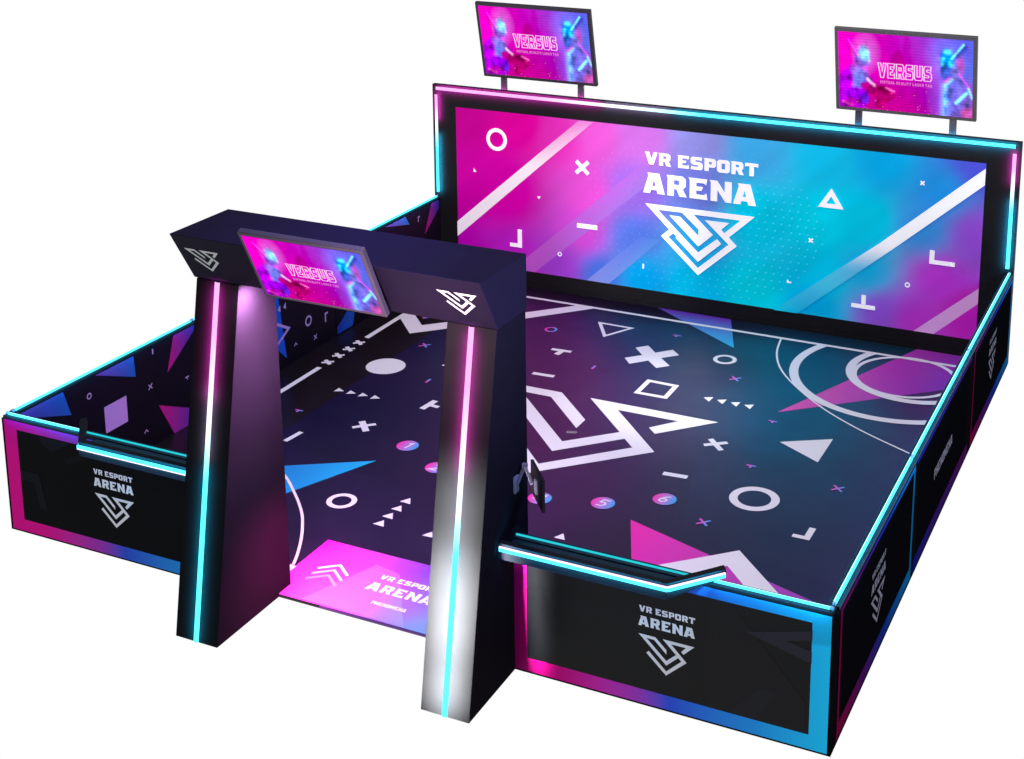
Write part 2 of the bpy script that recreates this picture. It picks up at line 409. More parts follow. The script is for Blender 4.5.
# numbered start dots
DIG = {'1': [[(-.02, .06), (.02, .09), (.02, -.09)]], '2': [[(-.045, .06), (-.02, .09), (.03, .09), (.05, .05), (.04, .01), (-.05, -.085), (.055, -.085)]],
       '3': [[(-.045, .085), (.04, .085), (-.005, .02), (.03, .01), (.045, -.03), (.025, -.08), (-.045, -.08)]], '4': [[(.025, -.09), (.025, .09), (-.055, -.035), (.06, -.035)]],
       '5': [[(.05, .09), (-.035, .09), (-.04, .012), (.02, .015), (.045, -.025), (.025, -.08), (-.045, -.08)]], '6': [[(.035, .09), (-.015, .06), (-.045, -.01), (-.04, -.06), (0, -.085), (.035, -.06), (.035, -.015), (0, .01), (-.04, -.01)]]}
for d, cx, cy in (('1', 2.578, 3.071), ('2', 3.12, 2.757), ('3', 3.7, 2.60), ('4', 4.397, 2.614), ('5', 5.014, 2.785), ('6', 5.543, 3.115)):
    A.disc(cx, cy, .121, gx(cx - .11, cx + .11, lin((236, 44, 170)), lin((40, 160, 222))), h=0.0024)
    for P in DIG[d]: A.line([(cx + x * .85 + y * .2, cy + y * .72) for x, y in P], .018, W, h=0.0034)
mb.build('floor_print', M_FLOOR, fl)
# entrance mat
mb = MB(); A = Art(mb, lambda u, v, h: (u, v, 0.0322 + h))
MP = [(x, y, lin(c)) for x, y, c in [(2.95, .95, (236, 10, 196)), (2.95, .2, (236, 40, 196)), (3.4, .2, (226, 84, 208)), (3.4, .9, (226, 62, 196)), (3.8, .6, (208, 80, 212)), (3.9, .95, (176, 62, 206)),
     (4.1, 1.0, (90, 66, 206)), (4.1, .3, (160, 110, 220)), (4.5, .1, (110, 166, 236)), (4.4, .7, (110, 110, 222)), (5.1, .5, (70, 170, 236)), (4.9, 1.0, (60, 120, 220))]]
A.grid(2.935, 0.083, 5.165, 1.05, 36, 16, lambda x, y: idw(MP, x, y))
A.h = .0008
A.shape([[(2.95, .59), (3.72, .86), (3.3, 1.045), (2.94, 1.045)]], lambda x, y: tuple(min(1, v * 1.05) for v in idw(MP, x, y)))
A.shape([[(3.60, .86), (3.88, .80), (4.35, .1), (3.9, .1), (3.3, .1)]], lambda x, y: mix(idw(MP, x, y), (1, 1, 1), .07))
A.h = .0016
for k, a in ((0, 1.0), (1, .6), (2, .3)):
    o = -.095 * k
    A.line([(3.14, .585 + o), (3.30, .71 + o), (3.46, .585 + o)], .028, lambda x, y, a=a: mix(idw(MP, x, y), (.95, .9, .95), a))
A.text('VR ESPORT', 3.742, 4.36, .736, .665, (.93, .88, .95)); A.text('ARENA', 3.713, 4.39, .595, .470, (.93, .88, .95)); A.text('PHENOMENA', 3.893, 4.247, .335, .287, (.93, .88, .95))
mb.face([(3.5, .0825, .002), (4.98, .0825, .002), (4.98, .0825, .0275), (3.5, .0825, .0275)], lin((112, 74, 150)))
mb.build('entrance_mat', printed('entrance mat vinyl', .5, .1, emis=.12), fl)  # faint glow of its own added to the printed mat

# ================================================================== LOW WALLS
def tiny(A, kind, x, y, col, s=1.0):
    if kind == 'o': A.ring(x, y, .034 * s, .02 * s, col)
    if kind == 'x': A.shape(strokes([(x - .03, y - .03), (x + .03, y + .03)], .014) + strokes([(x - .03, y + .03), (x + .03, y - .03)], .014), col)
    if kind == '-': A.line([(x, y - .03), (x, y + .03)], .02, col)
    if kind == 't': A.shape(strokes([(x - .03, y), (x + .03, y)], .014) + strokes([(x, y), (x, y - .03)], .014), col)
    if kind == 'v': A.line([(x - .03, y - .015), (x, y + .015), (x + .03, y - .015)], .014, col)

def rail_x(t, x0, x1, dim, yc=0.045):
    """top rail and led running in x; the run behind the counter glows weaker"""
    mb = MB(); mb.box((x0, yc - .045, 1.155), (x1, yc + .045, 1.183)); mb.build('top_rail', M_CAP, t, bevel=.004)
    a, b = x0 + .04, x1 - .04
    for lo, hi in ((a, min(dim[0], b)), (max(dim[0], a), min(dim[1], b)), (max(dim[1], a), b)):
        if hi - lo < .02: continue
        mb = MB()
        if lo >= dim[0] - .001 and hi <= dim[1] + .001:
            mb.box((lo + .002, yc - .010, 1.1835), (hi - .002, yc + .004, 1.194), (.025, .66, .74))
        else:
            mb.box((lo, yc - .013, 1.1835), (hi, yc + .004, 1.198), L_CY); mb.box((lo, yc + .0042, 1.1835), (hi, yc + .010, 1.198), (1.0, 2.0, 2.1))
        mb.build('led_strip', M_LED, t)
    for a in (x0 + .008, x1 - .038):
        mb = MB(); mb.box((a, yc - .013, 1.1835), (a + .03, yc + .013, 1.203)); mb.build('rail_connector', M_JOIN, t)

def rail_y(t, y0, y1, xc):
    mb = MB(); mb.box((xc - .045, y0, 1.155), (xc + .045, y1, 1.183)); mb.build('top_rail', M_CAP, t, bevel=.004)
    mb = MB(); mb.box((xc - .005, y0 + .03, 1.1835), (xc + .013, y1 - .03, 1.200), L_CY); mb.box((xc - .012, y0 + .03, 1.1835), (xc - .0052, y1 - .03, 1.200), (1.0, 2.0, 2.1)); mb.build('led_strip', M_LED, t)
    for a in (y0 + .004, y1 - .028):
        mb = MB(); mb.box((xc - .013, a, 1.1835), (xc + .013, a + .024, 1.203)); mb.build('rail_connector', M_JOIN, t)

GRP_F = 'front wall sections beside the gate'
DIM = (.50, .36, .56)
def front_wall(x0, x1, cx, label, side):
    t = empty('low_wall', ((x0 + x1) / 2, 0.05, 0)); tag(t, label, 'wall panel', GRP_F)
    mb = MB(); mb.box((x0, 0.0, 0.0), (x1, 0.09, 1.154)); mb.build('panel_core', M_BLACK, t, bevel=.003)
    mb = MB(); A = Art(mb, lambda u, v, h: (u, -.001 - h * .4, v))
    a0, a1 = x0 + .03, x1 - .028
    M0 = MAG if side < 0 else lin((150, 8, 100))  # right band starts darker, shade put into its magenta
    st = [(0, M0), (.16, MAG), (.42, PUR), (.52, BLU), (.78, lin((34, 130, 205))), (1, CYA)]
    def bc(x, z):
        k_ = 1.1 if z > .9 else (1.2 if side < 0 else (.62 + .83 * min(1, max(0, (x - 5.55) / .75))))  # right band darkened near the pillar to offset spill from the added lamps
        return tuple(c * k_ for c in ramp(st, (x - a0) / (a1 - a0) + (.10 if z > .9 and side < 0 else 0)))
    A.mat = 1 if side > 0 else 0
    A.shape([[(a0 + .15, .14), (a1 - .14, .14), (a1 - .14, 1.073), (a0 + .15, 1.073)]], lin((11, 12, 15)), h=0.0004)
    A.mat = 0
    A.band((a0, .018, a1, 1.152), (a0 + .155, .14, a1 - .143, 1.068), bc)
    dk = lin((21, 22, 29))
    if side > 0:
        A.mat = 1
        A.shape([[(7.42, .86), (7.932, 1.0), (7.932, .92), (7.74, .87), (7.932, .83), (7.932, .73)]], lin((34, 33, 46)))
        A.shape([[(7.30, .14), (7.55, .42), (7.68, .42), (7.50, .14)]], dk)
        A.shape([[(7.15, 1.066), (7.08, .6), (7.12, .14), (7.9, .14), (7.9, .4), (7.3, 1.066)]], lin((15, 15, 20)), h=0.0005)
        A.mat = 0
    else:
        A.shape([[(.19, .66), (.42, .66), (.50, .30), (.40, .30), (.36, .56), (.19, .56)]], dk)
        A.shape([[(.45, 1.06), (.85, 1.06), (.6, .92), (.5, .98)]], dk); A.shape([[(.75, .88), (1.15, 1.05), (1.3, 1.05), (.78, .83)]], lin((17, 18, 22)))
    c = (.74, .75, .80)
    A.h = .002
    A.text('VR ESPORT', cx - .23, cx + .232, .866, .814, c); A.text('ARENA', cx - .235, cx + .232, .777, .692, c)
    A.shape(emblem(cx, .621, .462, .306), c)
    mb.build('printed_face', [M_PANEL, M_GLOSSP], t)
    # inner face
    mb = MB(); mb.face([(x0, .0915, .03), (x1, .0915, .03), (x1, .0915, 1.15), (x0, .0915, 1.15)], lin((18, 15, 26))); mb.build('inner_face', M_INNER, t)
    rail_x(t, x0 + .02, x1 - .02, (.93, 2.70) if side < 0 else (5.40, 7.15))
    return t
front_wall(0.0, 2.70, 1.333, 'front wall section left of the gate with magenta frame at its outer end', -1)
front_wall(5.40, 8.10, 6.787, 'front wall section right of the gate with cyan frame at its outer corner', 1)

GRP_R = 'side wall sections with outward facing prints'
def right_wall(k, label):
    y0, y1 = 2.7 * k, 2.7 * (k + 1)
    if k == 0: y0 = .0915
    t = empty('low_wall', (8.05, (y0 + y1) / 2, 0)); tag(t, label, 'wall panel', GRP_R)
    mb = MB(); mb.box((8.01, y0 + .003, 0.0), (8.10, y1 - .003, 1.154)); mb.build('panel_core', M_BLACK, t, bevel=.003)
    mb = MB(); A = Art(mb, lambda u, v, h: (8.101 + h, u, v))
    yb = 2.7 * k
    o = (yb + .127, .045, yb + 2.65, 1.147); i = (yb + .176, .165, yb + 2.585, 1.112)
    a, b, c, d = lin((118, 12, 64)), lin((72, 20, 96)), lin((20, 42, 140)), lin((18, 112, 168))
    def bc(y, z):
        t_ = (y - yb) / 2.7
        if k == 1: return ramp([(0, lin((16, 30, 124))), (.5, lin((40, 24, 104))), (1, lin((80, 20, 88)))], t_)
        return ramp([(0, a), (.12, a), (.35, b), (.6, c), (1, d)], t_)
    A.shape([[(i[0], i[1]), (i[2], i[1]), (i[2], i[3]), (i[0], i[3])]], lin((12, 12, 17)), h=.0004)
    if k == 1:
        A.shape([[(o[0] - .08, o[1]), (o[2] + .02, o[1]), (o[2] + .02, i[1]), (o[0] - .08, i[1])]], bc)
        A.shape([[(o[0] - .08, i[3]), (o[2] + .02, i[3]), (o[2] + .02, o[3]), (o[0] - .08, o[3])]], bc)
    else: A.band(o, i, bc)
    cc = (.26, .26, .34); m = yb + 1.33; A.h = .002
    if k == 1: A.text('PHENOMENA', 3.56, 4.44, .685, .575, cc)
    else:
        A.text('VR ESPORT', m - .235, m + .235, .905, .85, cc); A.text('ARENA', m - .24, m + .24, .80, .715, cc); A.shape(emblem(m, .657, .48, .30), cc)
    mb.build('printed_face', M_SIDEPANEL, t)
    rail_y(t, y0 + .005, y1, 8.055)
right_wall(0, 'front section of the right side wall, with emblem, next to the cyan corner')
right_wall(1, 'middle section of the right side wall, reading PHENOMENA')
right_wall(2, 'rear section of the right side wall, with emblem, touching the tall back wall')

GRP_L = 'side wall sections with patterned inward prints'
def left_wall(k, label):
    y0, y1 = 2.7 * k, 2.7 * (k + 1)
    if k == 0: y0 = .0915
    t = empty('low_wall', (0.05, (y0 + y1) / 2, 0)); tag(t, label, 'wall panel', GRP_L)
    mb = MB(); mb.box((0.0, y0 + .003, 0.0), (0.09, y1 - .003, 1.154)); mb.build('panel_core', M_BLACK, t, bevel=.003)
    mb = MB(); A = Art(mb, lambda u, v, h: (.0915 + h, u, v))
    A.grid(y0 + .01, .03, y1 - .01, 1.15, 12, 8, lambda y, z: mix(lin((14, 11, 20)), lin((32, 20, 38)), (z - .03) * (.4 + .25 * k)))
    lil = lin((176, 140, 200)); sm = lin((168, 144, 188))
    def gl(y_a, y_b, c0, c1): return lambda y, z: mix(c0, c1, (y - y_a) / (y_b - y_a))
    pu, bl, sk, mg = lin((104, 54, 140)), lin((30, 48, 150)), lin((28, 92, 180)), lin((188, 26, 120))
    if k == 0:
        A.shape([[(.10, 1.15), (.70, 1.15), (.789, .87), (.25, 1.06)]], lambda y, z: ramp([(0, pu), (.3, bl), (1, sk)], (y - .15) / .64))
        A.shape([[(1.15, 1.15), (1.71, 1.15), (1.725, .91)]], lambda y, z: ramp([(0, pu), (.35, bl), (1, sk)], (y - 1.19) / .53))
        A.shape([[(2.34, 1.15), (2.69, 1.15), (2.69, 1.10), (2.209, .767)]], gl(2.2, 2.7, mg, bl))
        A.shape([[(1.237, .764), (1.565, .764), (1.565, .474), (1.240, .474)]], lil)
        A.shape([[(2.043, .457), (2.69, .15), (2.69, .035), (2.259, .035)]], gl(2.05, 2.55, mg, bl))
        for a in (('o', 1.045, .967), ('-', 2.003, 1.09), ('x', 1.933, .718), ('t', 2.52, .60), ('v', 1.825, .248)): tiny(A, *a, sm)
    if k == 1:
        A.shape([[(3.95, 1.15), (4.19, 1.15), (4.333, .134), (3.7, .75)]], gl(3.7, 4.35, bl, lin((26, 90, 200))))
        A.line([(3.9, .78), (4.40, .50), (4.0, .28)], .035, lil, closed=True)
        for y in (4.13, 4.24, 4.35): A.shape([[(y - .045, .80), (y + .012, .85), (y + .012, .76)]], sm)
        A.ring(4.808, .452, .07, .045, sm); A.line([(5.17, .31), (5.17, .42), (5.225, .42)], .026, sm)
        tiny(A, 'v', 4.524, .244, sm, 1); tiny(A, 'x', 4.94, .19, sm)
        A.shape([[(2.9, .9), (3.3, .9), (3.1, .55)]], gl(2.9, 3.3, mg, pu))
    if k == 2:
        A.shape([[(5.42, .141), (5.657, .288), (5.821, .213), (5.774, .05), (5.42, .05)]], gl(5.4, 5.85, bl, sk))
        A.shape([[(6.62, 1.15), (7.14, 1.15), (7.248, 1.009)]], lambda y, z: ramp([(0, lin((150, 50, 160))), (.4, bl), (1, lin((46, 130, 215)))], (y - 6.7) / .5))
        A.shape([[(7.84, 1.15), (8.06, 1.15), (8.06, 1.03), (7.646, .753)]], gl(7.65, 8.05, mg, bl))
        A.line([(7.48, .98), (7.48, 1.05), (7.52, 1.05)], .02, sm); tiny(A, 'x', 6.3, .8, sm)
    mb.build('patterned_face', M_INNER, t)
    # outer face
    mb = MB(); A = Art(mb, lambda u, v, h: (-.001 - h, u, v))
    A.band((y0 + .05, .045, y1 - .05, 1.147), (y0 + .1, .165, y1 - .1, 1.112), lambda y, z: ramp([(0, CYA), (.5, BLU), (1, MAG)], (y - y0) / 2.7)); mb.build('printed_face', M_PANEL, t)
    rail_y(t, y0 + .005, y1, 0.045)
left_wall(0, 'front section of the left side wall with lilac square, beside the magenta corner')
left_wall(1, 'middle section of the left side wall, seen through the gate with outlined triangle')
left_wall(2, 'rear section of the left side wall, ending at the tall back wall')

# ================================================================== BACK WALL
bw = empty('back_wall', (4.05, 8.13, 0)); tag(bw, 'tall black back wall with a magenta and cyan VR ESPORT ARENA poster', 'wall')
mb = MB(); mb.box((0.0, 8.10, 0.0), (8.10, 8.17, 2.832)); mb.build('wall_board', M_WALLBLK, bw, bevel=.004)
mb = MB(); mb.box((0.10, 8.085, 0.031), (8.0, 8.099, .075)); mb.build('base_trim', M_WALLBLK, bw)
X0, X1, Z0, Z1 = .376, 7.70, .262, 2.53
PP = [(x, z, lin(c)) for x, z, c in [
 (.4, 2.5, (196, 24, 146)), (.4, 1.5, (206, 20, 164)), (.4, .3, (182, 28, 178)), (1.4, 2.45, (222, 20, 158)), (1.2, 1.4, (212, 26, 170)), (1.3, .4, (186, 44, 196)), (2.0, 2.3, (226, 60, 186)),
 (2.5, 2.4, (222, 92, 202)), (2.4, 1.5, (216, 84, 200)), (2.3, .95, (204, 78, 206)), (2.0, .4, (160, 70, 206)), (2.6, .35, (66, 112, 214)), (3.2, 2.4, (200, 112, 214)), (3.1, 1.6, (148, 104, 214)),
 (3.1, 1.0, (84, 116, 214)), (3.2, .45, (22, 160, 222)), (4.0, 2.45, (150, 150, 228)), (4.0, 1.75, (116, 128, 220)), (4.0, 1.0, (48, 176, 230)), (4.0, .35, (10, 200, 238)), (4.8, 2.4, (70, 176, 232)),
 (4.8, 1.5, (30, 214, 240)), (4.8, .4, (20, 222, 238)), (5.7, 2.4, (40, 195, 235)), (5.7, 1.5, (30, 222, 242)), (5.8, .8, (28, 206, 238)), (5.7, .35, (28, 180, 230)), (6.5, 2.4, (34, 172, 230)),
 (6.3, 1.6, (24, 210, 238)), (6.3, .95, (36, 184, 232)), (6.5, .45, (146, 84, 210)), (7.6, 2.5, (84, 88, 218)), (7.2, 2.1, (44, 150, 228)), (7.0, 1.6, (60, 150, 226)), (7.6, 1.6, (150, 80, 210)), (7.2, 1.0, (192, 62, 205)),
 (7.6, .6, (192, 44, 184)), (6.9, .4, (186, 60, 200))]]
def pc(x, z):
    c = idw(PP, x, z, 4.2); m_ = sum(c) / 3; c = tuple(max(0, m_ + (v - m_) * 1.04) * .84 for v in c)
    s = math.sin((z - x * .86) * 7.3) + .6 * math.sin((z - x * .86) * 17.1 + 1.3)
    return tuple(max(0, v * (1 + .03 * s)) for v in c)
mb = MB(); A = Art(mb, lambda u, v, h: (u, 8.097 - h, v))
A.grid(X0, Z0, X1, Z1, 150, 50, pc)
lt = lambda k: (lambda x, z: mix(pc(x, z), (1, 1, 1), k))
A.h = .0006
A.shape([[(1.25, Z0), (3.20, 2.0), (3.60, 2.0), (1.60, Z0)]], lambda x, z: mix(pc(x, z), (1, 1, 1), .06 * (1 - max(0, z - 1) / 1.0)))
A.shape([[(2.40, Z0), (3.2, 1.0), (3.5, 1.0), (2.74, Z0)]], lambda x, z: mix(pc(x, z), (1, 1, 1), .12 * (1 - (z - Z0) / .8)))
A.shape([[(7.04, Z0), (6.93, Z0), (7.70, .94), (7.70, .74), (7.18, Z0)]], lt(.28))
# halftone dots
A.h = .0009
for i in range(64):
    for j in range(22):
        x = 2.45 + i * .055 + (j % 2) * .027; z = .36 + j * .098
        d = math.hypot((x - 4.0) / 1.75, (z - 1.35) / 1.1)
        if d < 1 and i % 2 == j % 2:
            A.tris([circle(x, z, .016, 6)], lambda a, b: mix(pc(a, b), (.95, .95, 1), .03))
A.h = .0014
PW = (.98, .96, .99)
def fade(c0, c1, x0, x1): return lambda x, z: mix(c0 if not callable(c0) else c0(x, z), c1 if not callable(c1) else c1(x, z), (x - x0) / (x1 - x0))
A.tris([[(X0, .856), (1.5, 1.838), (1.66, 1.782), (X0, .637)]], (.86, .80, .86))
N = 14
for k in range(N):
    t0, t1 = k / N, (k + 1) / N
    L = lambda p, q, t: (p[0] + (q[0] - p[0]) * t, p[1] + (q[1] - p[1]) * t)
    a, b, c, d = L((1.5, 1.838), (2.297, Z1), t0), L((1.5, 1.838), (2.297, Z1), t1), L((1.66, 1.782), (2.515, Z1), t1), L((1.66, 1.782), (2.515, Z1), t0)
    A.tris([[a, b, c, d]], lambda x, z: mix((.86, .80, .86), pc(x, z), .85 * (z - 1.8) / .73))
A.tris([[(X1, 2.47), (X1, 2.261), (6.62, 1.30), (6.45, 1.35)]], (.95, .96, .98))
for k in range(N):
    t0, t1 = k / N, (k + 1) / N
    a, b, c, d = L((6.45, 1.35), (5.10, .13 + .13), t0), L((6.45, 1.35), (5.10, .26), t1), L((6.62, 1.30), (5.42, .262), t1), L((6.62, 1.30), (5.42, .262), t0)
    A.tris([[a, b, c, d]], lambda x, z: mix((.95, .96, .98), pc(x, z), (min(1, (1.33 - z) / .34) * .90 + max(0, (1.0 - z)) * .13) if z < 1.33 else 0))
A.ring(1.03, 2.131, .162, .108, PW)
A.shape(strokes([(2.255, 1.96), (2.435, 1.79)], .055) + strokes([(2.435, 1.963), (2.25, 1.79)], .055), PW)
A.shape([[(1.345, .866), (1.41, .866), (1.41, .60), (1.223, .60), (1.223, .655), (1.345, .655)]], PW)
A.line([(2.265, 1.045), (2.57, 1.048)], .065, PW); A.ring(2.0, .59, .032, .018, PW); A.ring(6.829, .863, .034, .018, PW)
A.line([(5.70, 1.765), (5.93, 1.765), (5.816, 1.945)], .055, PW, closed=True)
A.shape([[(7.085, 1.357), (7.145, 1.357), (7.145, 1.235), (7.398, 1.235), (7.398, 1.18), (7.085, 1.18)]], PW)
A.shape(strokes([(6.13, .49), (6.436, .49)], .055) + strokes([(6.284, .52), (6.284, .645)], .055), PW)
A.shape([[(.655, 1.62), (.655, 1.68), (.70, 1.63)]], PW); A.shape([[(1.655, 1.385), (1.71, 1.385), (1.68, 1.345)]], PW); A.line([(3.255, .56), (3.255, .63)], .022, PW)
for x, z in ((6.952, 2.201), (5.57, 1.275)): A.shape(strokes([(x - .025, z - .025), (x + .025, z + .025)], .018) + strokes([(x - .025, z + .025), (x + .025, z - .025)], .018), PW)
A.line([(5.28, .70), (5.28, .67), (5.33, .67)], .018, PW)
A.h = .0022
TW = (1.0, 1.0, 1.0)
A.text('VR ESPORT', 3.262, 4.845, 2.205, 2.034, TW, gap=.07); A.text('ARENA', 3.246, 4.825, 1.918, 1.638, TW, gap=.07)
E_O = [(3.275, 1.488), (4.810, 1.490), (4.462, 1.165), (4.576, 1.06), (4.043, .583), (3.509, 1.06), (3.622, 1.165)]
E_I = [(3.459, 1.419), (3.804, 1.422), (4.041, 1.219), (4.042, 1.131), (3.778, 1.363), (3.624, 1.364), (4.04, .983), (4.243, 1.169), (3.966, 1.417), (4.625, 1.418), (4.402, 1.214), (4.355, 1.257), (4.463, 1.362),
       (4.128, 1.359), (4.465, 1.066), (4.041, .681), (3.619, 1.062), (3.682, 1.118), (3.727, 1.085), (3.719, 1.058), (4.04, .77), (4.361, 1.062), (4.301, 1.119), (4.041, .898)]
A.shape([E_O], TW, [E_I])
mb.build('poster', M_POSTER, bw)
def led_seg(name, pts, stops, parent, w, d, axis, base):
    """led strip subdivided along its run; axis 0: along x, 2: along z"""
    mb = MB(); a, b = pts; n = 36
    for k in range(n):
        s0, s1 = a + (b - a) * k / n, a + (b - a) * (k + 1) / n
        c0, c1 = ramp(stops, k / n), ramp(stops, (k + 1) / n)
        y0, y1, o = base
        if axis == 0:
            q = [(s0, y0, o - w / 2), (s1, y0, o - w / 2), (s1, y0, o + w / 2), (s0, y0, o + w / 2)]
            mb.face(q, [c0, c1, c1, c0])
            mb.face([(s0, y0, o + w / 2), (s1, y0, o + w / 2), (s1, y1, o + w / 2), (s0, y1, o + w / 2)], [c0, c1, c1, c0])
            mb.face([(s0, y1, o - w / 2), (s1, y1, o - w / 2), (s1, y0, o - w / 2), (s0, y0, o - w / 2)], [c0, c1, c1, c0])
        else:
            mb.face([(o - w / 2, y0, s0), (o + w / 2, y0, s0), (o + w / 2, y0, s1), (o - w / 2, y0, s1)], [c0, c0, c1, c1])
            mb.face([(o + w / 2, y0, s0), (o + w / 2, y1, s0), (o + w / 2, y1, s1), (o + w / 2, y0, s1)], [c0, c0, c1, c1])
            mb.face([(o - w / 2, y1, s0), (o - w / 2, y0, s0), (o - w / 2, y0, s1), (o - w / 2, y1, s1)], [c0, c0, c1, c1])
    return mb.build(name, M_LED, parent)
led_seg('led_strip', (.065, 8.03), [(0, L_PK), (.2, L_PK), (.36, L_WH), (.50, L_CY), (1, L_CY)], bw, .042, .02, 0, (8.082, 8.1, 2.775))
led_seg('led_strip', (1.255, 2.685), [(0, L_CY), (.45, L_CY), (.72, L_WH), (.9, L_PK), (1, L_PK)], bw, .034, .02, 2, (8.084, 8.1, .062))
led_seg('led_strip', (1.245, 2.69), [(0, L_CY), (.52, L_CY), (.72, L_WH), (.86, L_PK), (1, L_PK)], bw, .042, .02, 2, (8.082, 8.1, 8.025))

# ================================================================== DISPLAYS
def ell(x, y, cx, cy, rx, ry, soft=.25):
    d = math.hypot((x - cx) / rx, (y - cy) / ry)
    return max(0, min(1, (1 + soft - d) / (2 * soft)))
def seg(x, y, x0, y0, x1, y1, w, asp=1.75):
    ax, ay, bx, by, px, py = x0 * asp, y0, x1 * asp, y1, x * asp, y
    dx, dy = bx - ax, by - ay; t = max(0, min(1, ((px - ax) * dx + (py - ay) * dy) / (dx * dx + dy * dy)))
    return math.exp(-(math.hypot(px - ax - t * dx, py - ay - t * dy) / w) ** 2)
def poly_in(x, y, P): return 1.0 if pin((x, y), P) else 0.0
BG = [(a, b, lin(c)) for a, b, c in [(0, 0, (224, 50, 190)), (.2, .1, (226, 40, 180)), (.45, .1, (214, 52, 190)), (.6, .1, (176, 70, 214)), (.78, .1, (110, 100, 236)), (1, .1, (90, 120, 246)),
     (.05, .5, (236, 20, 200)), (.4, .4, (226, 40, 180)), (.6, .45, (204, 40, 190)), (.75, .4, (150, 70, 216)), (.95, .4, (70, 140, 250)), (0, .95, (170, 30, 200)), (.3, .9, (214, 24, 140)),
     (.5, .8, (206, 30, 160)), (.55, .95, (214, 40, 150)), (.7, .8, (120, 44, 190)), (.8, .95, (140, 60, 190)), (1, .9, (220, 80, 170))]]
TOR_L = [(0, .60), (.04, .50), (.11, .42), (.16, .46), (.22, .52), (.27, .64), (.22, .80), (.20, 1), (0, 1)]
GUN = [(.17, .66), (.24, .64), (.42, .70), (.43, .82), (.36, .90), (.31, .98), (.27, .95), (.30, .86), (.18, .76)]
TOR_R = [(.80, .62), (.86, .52), (.90, .46), (.96, .62), (1, .72), (1, 1), (.80, 1), (.785, .78)]
def picture(u, v):
    c = idw(BG, u, v, 4)
    def over(col, a):
        nonlocal c
        c = mix(c, lin(col), a)
    def add(col, a):
        nonlocal c
        l = lin(col); a *= 1.25; c = tuple(c[i] + l[i] * a for i in range(3))
    # skyline shadows
    over((176, 16, 130), .7 * ell(u, v, .45, .33, .05, .13)); over((186, 40, 170), .35 * ell(u, v, .52, .2, .03, .25))
    # left player
    over((150, 20, 190), .9 * poly_in(u, v, TOR_L)); over((70, 150, 246), .9 * ell(u, v, .15, .60, .06, .15, .6)); over((176, 10, 240), .85 * ell(u, v, .06, .62, .05, .12))
    over((60, 50, 210), .8 * ell(u, v, .20, .70, .035, .06))
    over((190, 24, 140), .8 * ell(u, v, .115, .27, .035, .12, .5))
    over((96, 60, 214), ell(u, v, .18, .33, .055, .14)); over((110, 214, 250), .9 * ell(u, v, .195, .28, .036, .10, .5)); over((70, 30, 150), .9 * ell(u, v, .182, .40, .034, .05)); over((230, 60, 210), .8 * ell(u, v, .20, .455, .02, .022))
    add((140, 240, 255), .6 * seg(u, v, .222, .24, .232, .36, .018)); add((255, 90, 210), .9 * seg(u, v, .075, .09, .15, .30, .012))
    over((176, 22, 110), .9 * poly_in(u, v, GUN)); over((150, 30, 236), .9 * ell(u, v, .13, .80, .09, .07)); over((84, 70, 236), .7 * ell(u, v, .2, .87, .035, .07))
    add((255, 210, 255), .9 * seg(u, v, .22, .60, .27, .68, .018)); add((255, 150, 220), .5 * seg(u, v, .36, .70, .42, .74, .014)); add((255, 120, 120), .5 * seg(u, v, .03, .93, .10, .97, .02))
    over((226, 70, 200), .5 * ell(u, v, .10, .93, .05, .05))
    # right player
    over((118, 110, 214), .85 * poly_in(u, v, TOR_R)); over((206, 70, 170), .85 * ell(u, v, .905, .33, .03, .12, .5)); over((150, 120, 210), .8 * ell(u, v, .87, .42, .03, .10))
    over((44, 104, 226), ell(u, v, .81, .27, .05, .14)); over((52, 26, 110), .9 * ell(u, v, .795, .42, .03, .10)); over((90, 50, 170), .7 * ell(u, v, .83, .45, .018, .09))
    add((110, 245, 255), .8 * seg(u, v, .785, .25, .78, .33, .022)); add((120, 250, 255), .7 * seg(u, v, .80, .17, .825, .17, .03)); add((90, 220, 255), .6 * seg(u, v, .83, .30, .838, .34, .025)); over((60, 60, 170), .8 * seg(u, v, .855, .27, .945, .09, .03)); add((120, 240, 255), 1.0 * seg(u, v, .845, .25, .93, .06, .012))
    add((60, 170, 255), .9 * seg(u, v, .795, .62, .79, 1.0, .045)); add((120, 240, 255), .6 * seg(u, v, .80, .60, .85, .52, .02)); add((110, 250, 255), 1.0 * seg(u, v, .88, .82, .955, .68, .018)); add((110, 240, 255), .8 * seg(u, v, .97, .62, .995, .74, .016))
    add((255, 80, 190), .6 * seg(u, v, .80, .55, .84, .50, .014)); over((226, 90, 150), .6 * ell(u, v, .97, .95, .06, .08)); add((255, 60, 190), .5 * seg(u, v, .90, .44, .97, .60, .012))
    add((110, 200, 255), .30 * ell(u, v, .205, .27, .07, .18, .9)); add((60, 160, 255), .35 * ell(u, v, .80, .26, .09, .2, .9)); add((60, 130, 255), .3 * ell(u, v, .80, .75, .08, .35, .9)); add((255, 60, 220), .25 * ell(u, v, .05, .3, .14, .4, .9))
    # glow behind the title
    g = 0
    if .26 < u < .74 and .33 < v < .62:
        g = max(0, 1 - abs(u - .5) / .23) ** .5 * max(0, 1 - abs(v - .47) / .14)
    add((255, 70, 200), .30 * g)
    # painterly detail
    nz = noise.fractal(Vector((u * 16, v * 9, 3.1)), 1.0, 2.0, 4)
    kf = max(poly_in(u, v, TOR_L), poly_in(u, v, GUN), poly_in(u, v, TOR_R), ell(u, v, .175, .3, .06, .2), ell(u, v, .82, .32, .08, .2))
    c = tuple(x * (1 + nz * (.14 + .75 * kf)) for x in c)
    # scan lines
    s = .5 + .5 * math.sin(v * 2 * math.pi * 27)
    k = 1.08 - .26 * s
    m_ = sum(c) / 3
    return tuple(max(0, min(1.3, (m_ + (x - m_) * 1.12) * k)) for x in c)
